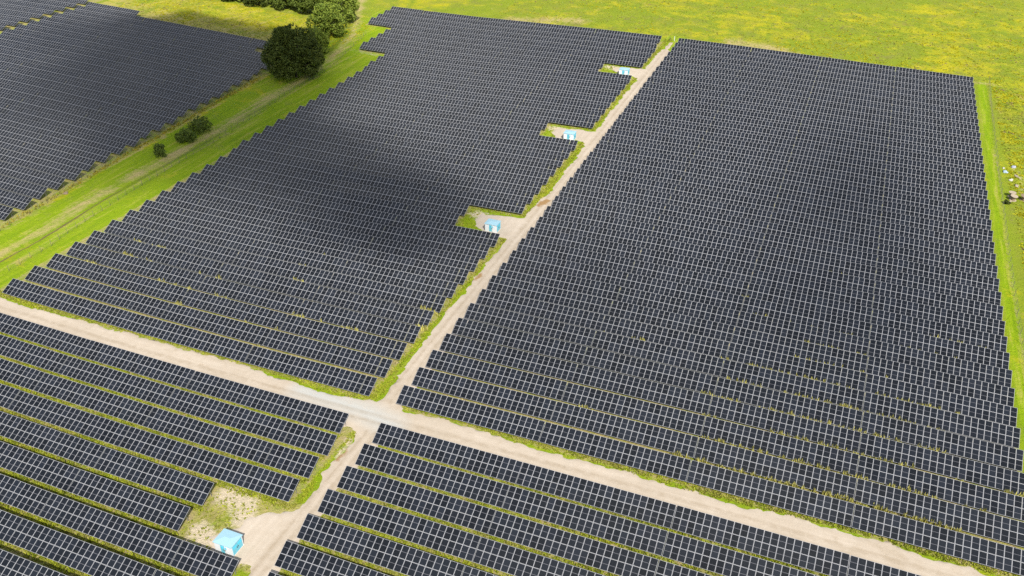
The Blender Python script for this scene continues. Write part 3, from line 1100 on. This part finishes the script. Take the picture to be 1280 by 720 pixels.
def fence(poly, label, step, hgt=1.7):
    pts = resample(poly, step)
    b = pts[0]
    bz = tz(b.x, b.y)
    root = empty('wire_fence', (b.x, b.y, bz))
    tag(root, label, 'fence')
    m = MB()
    m.tube([(0, 0, -0.3), (0, 0, hgt * 0.5), (0, 0, hgt)], 0.045, 6)
    pm = m.mesh('post', [M_WOOD])
    rel = [Vector((p.x - b.x, p.y - b.y, tz(p.x, p.y) - bz)) for p in pts]
    for r in rel:
        o = link('post', pm, root, r)
        o.rotation_euler = (random.gauss(0, .03), random.gauss(0, .03), random.random())
    w = MB()
    for z in (0.25, 0.7, 1.15, 1.55):
        for a, c in zip(rel, rel[1:]):
            up = Vector((0, 0, z))
            w.tube([a + up, c + up], 0.010, 3, cap=False)
    w.build('wire', [M_STEEL], root)


fence(FENCE_A, 'wire fence along the corridor side that borders the block by the big tree', 3.2)
fence(FENCE_B, 'wire fence along the corridor side that borders the block with hut clearings', 3.2)
fence(FENCE_C, 'wire fence along the lime green strip beside the yellow meadow', 4.0)

# white gate post where the track meets the meadow
g = empty('gate_post', (-67.4, 238.8, tz(-67.4, 238.8)))
tag(g, 'white gate post at the far end of the gravel track', 'gate post')
m = MB()
m.tube([(0, 0, -0.3), (0, 0, 0.8), (0, 0, 1.7)], 0.10, 8)
m.build('post', [M_WHITE], g)
m = MB()
m.box(-0.13, 0.13, -0.13, 0.13, 1.702, 1.78)
m.build('cap', [M_WHITE], g)
gz = tz(-69.2, 238.6)
g = empty('marker_post', (-69.2, 238.6, gz))
tag(g, 'short dark post facing the white gate post at the track end', 'post')
m = MB()
m.tube([(0, 0, -0.2), (0, 0, 0.6), (0, 0, 1.3)], 0.14, 7)
m.build('shaft', [M_DARK], g)

# ------------------------------------------------------------------ things left beside the lime strip
M_DRUM = plain('bleached_wood', (0.30, 0.245, 0.175), 0.85, 0.2, 0, 0.18)
M_DRUM2 = plain('weathered_wood', (0.18, 0.135, 0.085), 0.85, 0.2, 0, 0.2)


def disc(m, z0, z1, r, n=28, hole=0.0):
    for a in range(n):
        t0, t1 = 2 * math.pi * a / n, 2 * math.pi * (a + 1) / n
        c0, s0, c1, s1 = math.cos(t0), math.sin(t0), math.cos(t1), math.sin(t1)
        m.poly([(r * c0, r * s0, z0), (r * c1, r * s1, z0), (r * c1, r * s1, z1), (r * c0, r * s0, z1)])
        m.poly([(hole * c0, hole * s0, z1), (r * c0, r * s0, z1), (r * c1, r * s1, z1), (hole * c1, hole * s1, z1)])
        m.poly([(hole * c1, hole * s1, z0), (r * c1, r * s1, z0), (r * c0, r * s0, z0), (hole * c0, hole * s0, z0)])
        if hole:
            m.poly([(hole * c1, hole * s1, z0), (hole * c0, hole * s0, z0), (hole * c0, hole * s0, z1), (hole * c1, hole * s1, z1)])


def drum(label, u, v, mat, tilt=(0, 0, 0), s=1.0):
    g = empty('cable_drum', (u, v, tz(u, v)))
    tag(g, label, 'cable drum', 'cable drums beside the lime strip')
    g.rotation_euler = tilt
    g.scale = (s, s, s)
    for z in (0.02, 1.28):
        m = MB()
        disc(m, z, z + 0.09, 0.95, 28, 0.09)
        m.build('flange', [mat], g)
    m = MB()
    disc(m, 0.112, 1.278, 0.55, 22, 0.09)
    m.build('core', [M_DRUM2], g)


drum('pale cable drum lying flat just behind the front one', 49.3, 142.2, M_DRUM)
drum('front pale cable drum, lowest on the slope with a plank before it', 49.5, 140.1, M_DRUM, (0.10, 0.05, 0.3))
drum('browner cable drum lying apart at the picture edge', 52.3, 141.3, M_DRUM2, (0.05, -0.08, 0.6), 1.05)
m = MB()
m.box(-0.22, 0.22, -1.0, 1.0, 0.0, 0.07)
o = m.build('plank', [M_DRUM], None, loc=(48.6, 138.1, tz(48.6, 138.1) + 0.12))
o.rotation_euler = (0.12, 0, -0.55)
tag(o, 'pale wooden plank lying in front of the cable drums', 'plank')


def lump(name, label, cat, u, v, sx, sy, sz, mat, seed, group=None):
    bm = bmesh.new()
    bmesh.ops.create_icosphere(bm, subdivisions=3, radius=1.0)
    rs = random.Random(seed)
    ph = [(rs.uniform(1.5, 3.5), rs.uniform(0, 6)) for _ in range(6)]
    for vx in bm.verts:
        p = vx.co.copy()
        k = 1 + 0.16 * math.sin(p.x * ph[0][0] + ph[0][1]) + 0.13 * math.sin(p.y * ph[1][0] * 1.6 + ph[1][1]) + 0.12 * math.sin(p.z * ph[2][0] * 2 + p.x * 3 + ph[2][1])
        k = round(k * 9) / 9 * 0.5 + k * 0.5
        vx.co = Vector((p.x * sx * k, p.y * sy * k, max(p.z, -0.3) * sz * k))
    me = bpy.data.meshes.new(name)
    bm.to_mesh(me)
    bm.free()
    me.materials.append(mat)
    o = link(name, me, None, (u, v, tz(u, v) + 0.15 * sz))
    o.rotation_euler = (0, 0, rs.uniform(0, 3))
    tag(o, label, cat, group)


M_BLUE = plain('pale_blue_plastic', (0.25, 0.32, 0.37), 0.4, 0.4, 0, 0.12)
M_LILAC = plain('grey_plastic', (0.28, 0.29, 0.36), 0.45, 0.4, 0, 0.12)
M_SCRAP = plain('dull_white', (0.34, 0.32, 0.29), 0.8, 0.2, 0, 0.2)
M_STONE = plain('pale_rubble', (0.26, 0.22, 0.165), 0.9, 0.2, 0, 0.2)
lump('plastic_bag', 'pale blue plastic bag lying against the fence strip', 'bag', 48.9, 158.7, 0.72, 0.9, 0.5, M_BLUE, 1)
lump('plastic_bag', 'white scrap bag just behind the pale blue one', 'bag', 48.6, 161.6, 0.42, 0.34, 0.25, M_SCRAP, 2)
lump('plastic_bag', 'lilac grey bag out in the yellow flowers', 'bag', 51.2, 163.6, 0.62, 0.7, 0.45, M_LILAC, 3)
lump('rubble_stone', 'whitest rubble stone, with a dark hollow beside it', 'stone', 49.9, 153.4, 0.66, 0.45, 0.4, M_SCRAP, 4, 'rubble stones in the meadow')
lump('rubble_stone', 'beige rubble stone between the white stone and the cable drums', 'stone', 51.2, 150.3, 0.8, 0.5, 0.35, M_STONE, 5, 'rubble stones in the meadow')
lump('rubble_stone', 'flat tan rubble stone behind the white stone', 'stone', 51.9, 156.9, 0.9, 0.6, 0.25, M_STONE, 6, 'rubble stones in the meadow')
lump('hay_scrap', 'small pale hay heap lying on the grass corridor by the fence', 'hay heap', -189.6, 43.0, 0.75, 0.55, 0.28, M_DRUM2, 7)

# ------------------------------------------------------------------ grass and weeds (what nobody could count)
def tufts(name, P, hgt, spread, col, blades=7, width=0.35, jit=0.3):
    """P (n,2) ground points; hgt, spread (n,); col (n,3) tint per tuft"""
    n = len(P)
    Z = terr(P[:, 0], P[:, 1])
    base = np.repeat(np.column_stack([P, Z]), blades, 0)
    H = np.repeat(hgt, blades) * RNG.uniform(0.55, 1.15, n * blades)
    S = np.repeat(spread, blades)
    a = RNG.uniform(0, 2 * np.pi, n * blades)
    r = np.sqrt(RNG.random(n * blades))
    foot = base.copy()
    foot[:, 0] += np.cos(a) * S * r * 0.6
    foot[:, 1] += np.sin(a) * S * r * 0.6
    foot[:, 2] -= 0.03
    tip = foot.copy()
    tip[:, 0] += np.cos(a) * S * 0.55 * RNG.random(n * blades)
    tip[:, 1] += np.sin(a) * S * 0.55 * RNG.random(n * blades)
    tip[:, 2] += H
    wa = RNG.uniform(0, np.pi, n * blades)
    wv = np.stack([np.cos(wa), np.sin(wa), np.zeros_like(wa)], 1) * (S * width)[:, None]
    midp = foot * 0.45 + tip * 0.55
    V = np.stack([foot - wv * 0.6, foot + wv * 0.6, midp + wv, tip, midp - wv], 1).reshape(-1, 3)
    F = np.arange(len(V)).reshape(-1, 5)
    C = np.repeat(col, blades, 0) * (1 + RNG.normal(0, jit, n * blades))[:, None].clip(0.4, 1.7)
    C = np.repeat(C, 5, 0)
    C = np.column_stack([np.clip(C, 0.002, 0.9), np.ones(len(C))])
    me = np_mesh(name, V, F, [M_TUFT], {'tint': C})
    return me


def blend(n, a, b, k=None):
    t = RNG.random(n)[:, None] if k is None else np.clip(k, 0, 1)[:, None]
    return np.array(a) * (1 - t) + np.array(b) * t


G_LIME, G_GREEN, G_OLIVE, G_STRAW, G_YELLOW, G_RUST = (0.33, 0.35, 0.030), (0.195, 0.235, 0.022), (0.29, 0.27, 0.06), (0.40, 0.33, 0.13), (0.40, 0.35, 0.006), (0.22, 0.12, 0.03)
RNG = np.random.default_rng(5)


def road_sdf(P):
    d = np.full(len(P), 99.0)
    for poly in ROAD_POLYS:
        d = np.minimum(d, sdf(P, poly))
    return d


def scatter(u0, u1, v0, v1, dens):
    n = int((u1 - u0) * (v1 - v0) * dens)
    return np.column_stack([RNG.uniform(u0, u1, n), RNG.uniform(v0, v1, n)])


def green_mix(P, seed):
    k = vnoise(P, 3.0, seed) * 0.7 + vnoise(P, 0.9, seed + 1) * 0.5 - 0.1
    c = blend(len(P), G_GREEN, G_LIME, k)
    dry = (vnoise(P, 2.2, seed + 2) > 0.66)[:, None]
    return np.where(dry, c * 0.45 + np.array(G_OLIVE) * 0.55, c)


V_, H_, S_, C_ = [], [], [], []


def grow(P, h, s, c):
    V_.append(P)
    H_.append(np.full(len(P), 1.0) * h * RNG.uniform(0.6, 1.3, len(P)))
    S_.append(np.full(len(P), 1.0) * s)
    C_.append(c)


# verges of the crossroad and the track
for box, dens in (((-175, 45, -2.2, 1.2), 9), ((-71.2, -68.0, 0, 240), 7), ((-69, -66.5, -31, -7), 8), ((-85, -69, 66, 82), 1.5), ((-85, -69, 128, 143), 1.5), ((-85, -69, 190, 204), 1.5), ((-82, -66, -42, -27), 1.6)):
    P = scatter(*box, dens)
    d = road_sdf(P)
    P, d = P[d > 0.05 + 0.25 * RNG.random(len(P))], None
    grow(P, 0.32, 0.26, green_mix(P, 21))
# hedge-like grass in front of the low edges of the near rows
for fam, k, v, runs, near in ROWS:
    if fam not in 'bc':
        continue
    u0, u1 = runs[0][0], runs[-1][0] + runs[-1][1] * MW
    P = scatter(max(u0, -165), min(u1, 70), v - 0.75, v + 0.55, 9)
    keep = road_sdf(P) > 0.1
    P = P[keep]
    hh = 0.30 + 0.28 * vnoise(P, 4.0, 31 + k)
    grow(P, 1.0, 0.26, green_mix(P, 41 + k))
    H_[-1] *= hh
# weeds in the aisles of the two middle blocks
for fam, k, v, runs, near in ROWS:
    if fam not in 'rm' or k == 0 or k > 24:
        continue
    u0, u1 = runs[0][0], runs[-1][0] + runs[-1][1] * MW
    P = scatter(u0, u1, v - 0.55, v + 0.1, 6 if k < 8 else 3)
    a = vnoise(P, 9.0, 51) * 0.6 + vnoise(P, 2.5, 52) * 0.4
    if fam == 'r':
        zone = np.clip(1.3 - np.abs(P[:, 0] - 12.0) / 26.0, 0, 1) * np.clip(1.35 - abs(k - 3) / 7.0, 0, 1)
    else:
        zone = 0.25 * np.clip(1.2 - k / 8.0, 0, 1) * np.ones(len(P))
    tall = a + 0.55 * zone - 0.16
    low = P[(RNG.random(len(P)) < 0.55)]
    grow(low, 0.42, 0.22, blend(len(low), G_STRAW, (0.38, 0.35, 0.19)))
    T = P[tall > 0.66]
    grow(T, 1.25, 0.30, blend(len(T), (0.30, 0.28, 0.07), (0.42, 0.39, 0.11)))
# weed fringe under the panel ends along the corridor
P = scatter(-199, -187, 15, 140, 2.2)
dd = P[:, 0] + 190.0 + 0.053 * (P[:, 1] - 24)
P = P[(dd > -0.5) & (dd < 0.9)]
grow(P, 0.6, 0.32, blend(len(P), G_OLIVE, (0.33, 0.27, 0.02)))
me = tufts('grass', np.concatenate(V_), np.concatenate(H_), np.concatenate(S_), np.concatenate(C_))
tag(link('grass', me), kind='stuff')

# meadow clumps and yellow flowers
def meadow(name, boxes, seed):
    global RNG
    RNG = np.random.default_rng(seed)
    PP, HH, SS, CC = [], [], [], []
    for (u0, u1, v0, v1), dens, yel in boxes:
        P = scatter(u0, u1, v0, v1, dens)
        P = P[~field_mask(P)]
        P = P[road_sdf(P) > 0.3] if u0 < -60 and u1 > -72 else P
        a = 0.50 * vnoise(P, 12.0, 61) + 0.40 * vnoise(P, 4.5, 62) + 0.2 * vnoise(P, 1.3, 63)
        y = a + yel > 0.95
        c = np.where(y[:, None], blend(len(P), (0.30, 0.29, 0.012), (0.38, 0.34, 0.010)), green_mix(P, 64))
        b = (vnoise(P, 2.1, 65) > 0.80)[:, None]
        c = np.where(b, np.array((0.22, 0.18, 0.07)), c)
        PP.append(P)
        HH.append(0.14 + 0.16 * RNG.random(len(P)) + 0.10 * y)
        SS.append(0.30 + 0.22 * RNG.random(len(P)))
        CC.append(c)
    me = tufts(name, np.concatenate(PP), np.concatenate(HH), np.concatenate(SS), np.concatenate(CC), blades=5, width=0.5, jit=0.16)
    tag(link(name, me), kind='stuff')


meadow('meadow_grass', [((-30, 95, 236.5, 300), 0.45, 0.36), ((-150, -30, 236.5, 300), 0.3, 0.27), ((49.2, 80, 60, 236.5), 1.2, 0.36), ((-165, 100, 300, 390), 0.2, 0.33), ((-300, -190, 173, 215), 0.5, 0.42)], 71)

# ------------------------------------------------------------------ unseen cloud read from its shade, placed up-sun and shaped to cast it
CLOUD_Z = 330.0


def shadow_cloud():
    """one feather-edged cloud: its thickness falls off to nothing, so the shadow it throws is soft"""
    blobs = ((-216, 126, 25, 28, 1.9), (-232, 150, 26, 18, 1.3), (-188, 112, 13, 34, 1.35), (-160, 88, 20, 15, 0.85), (-129, 77, 20, 14, 0.70), (-104, 65, 13, 11, 1.0),
             (-89, 60, 9, 8, 0.45), (-272, 150, 22, 20, 0.30), (10, 105, 16, 50, 0.24), (-45, 45, 18, 22, 0.14))  # ground patches to be shaded; they set the thickness overhead
    s = CLOUD_Z / SUN_DIR.z
    ox, oy = SUN_DIR.x * s, SUN_DIR.y * s
    xs, ys = np.arange(-330, 90, 5.0), np.arange(-10, 260, 5.0)
    X, Y = np.meshgrid(xs, ys, indexing='ij')
    P = np.stack([X.ravel(), Y.ravel()], 1)
    T = np.zeros(len(P))
    for u, v, su, sv, a in blobs:
        T += a * np.exp(-0.5 * (((P[:, 0] - u) / su) ** 2 + ((P[:, 1] - v) / sv) ** 2))
    T *= 0.55 + 0.5 * vnoise(P, 30.0, 91) + 0.4 * vnoise(P, 13.0, 92)
    T = np.maximum(T - 0.03, 0.0) * 36.0
    n, nx, ny = len(P), len(xs), len(ys)
    A = np.column_stack([P[:, 0] + ox, P[:, 1] + oy, np.full(n, CLOUD_Z)])
    V = np.concatenate([A + np.column_stack([np.zeros((n, 2)), 0.65 * T]), A - np.column_stack([np.zeros((n, 2)), 0.35 * T])])
    Tg = T.reshape(nx, ny)
    keep = (np.maximum.reduce([Tg[:-1, :-1], Tg[1:, :-1], Tg[1:, 1:], Tg[:-1, 1:]]) > 0.0)
    I = np.arange(n).reshape(nx, ny)
    F = np.stack([I[:-1, :-1], I[1:, :-1], I[1:, 1:], I[:-1, 1:]], -1)[keep]
    F = np.concatenate([F, (F + n)[:, ::-1]])
    used, inv = np.unique(F, return_inverse=True)
    t = bpy.data.materials.new('cloud_vapour')
    t.use_nodes = True
    for nd in list(t.node_tree.nodes):
        t.node_tree.nodes.remove(nd)
    out = t.node_tree.nodes.new('ShaderNodeOutputMaterial')
    vo = t.node_tree.nodes.new('ShaderNodeVolumePrincipled')
    vo.inputs['Density'].default_value = 0.046
    vo.inputs['Color'].default_value = (0.95, 0.95, 0.95, 1)
    t.node_tree.links.new(vo.outputs[0], out.inputs['Volume'])
    me = np_mesh('shadow_cloud', V[used], inv.reshape(F.shape), [t])
    bm = bmesh.new()
    bm.from_mesh(me)
    bmesh.ops.remove_doubles(bm, verts=bm.verts, dist=0.001)
    bm.to_mesh(me)
    bm.free()
    tag(link('shadow_cloud', me), kind='stuff')


shadow_cloud()
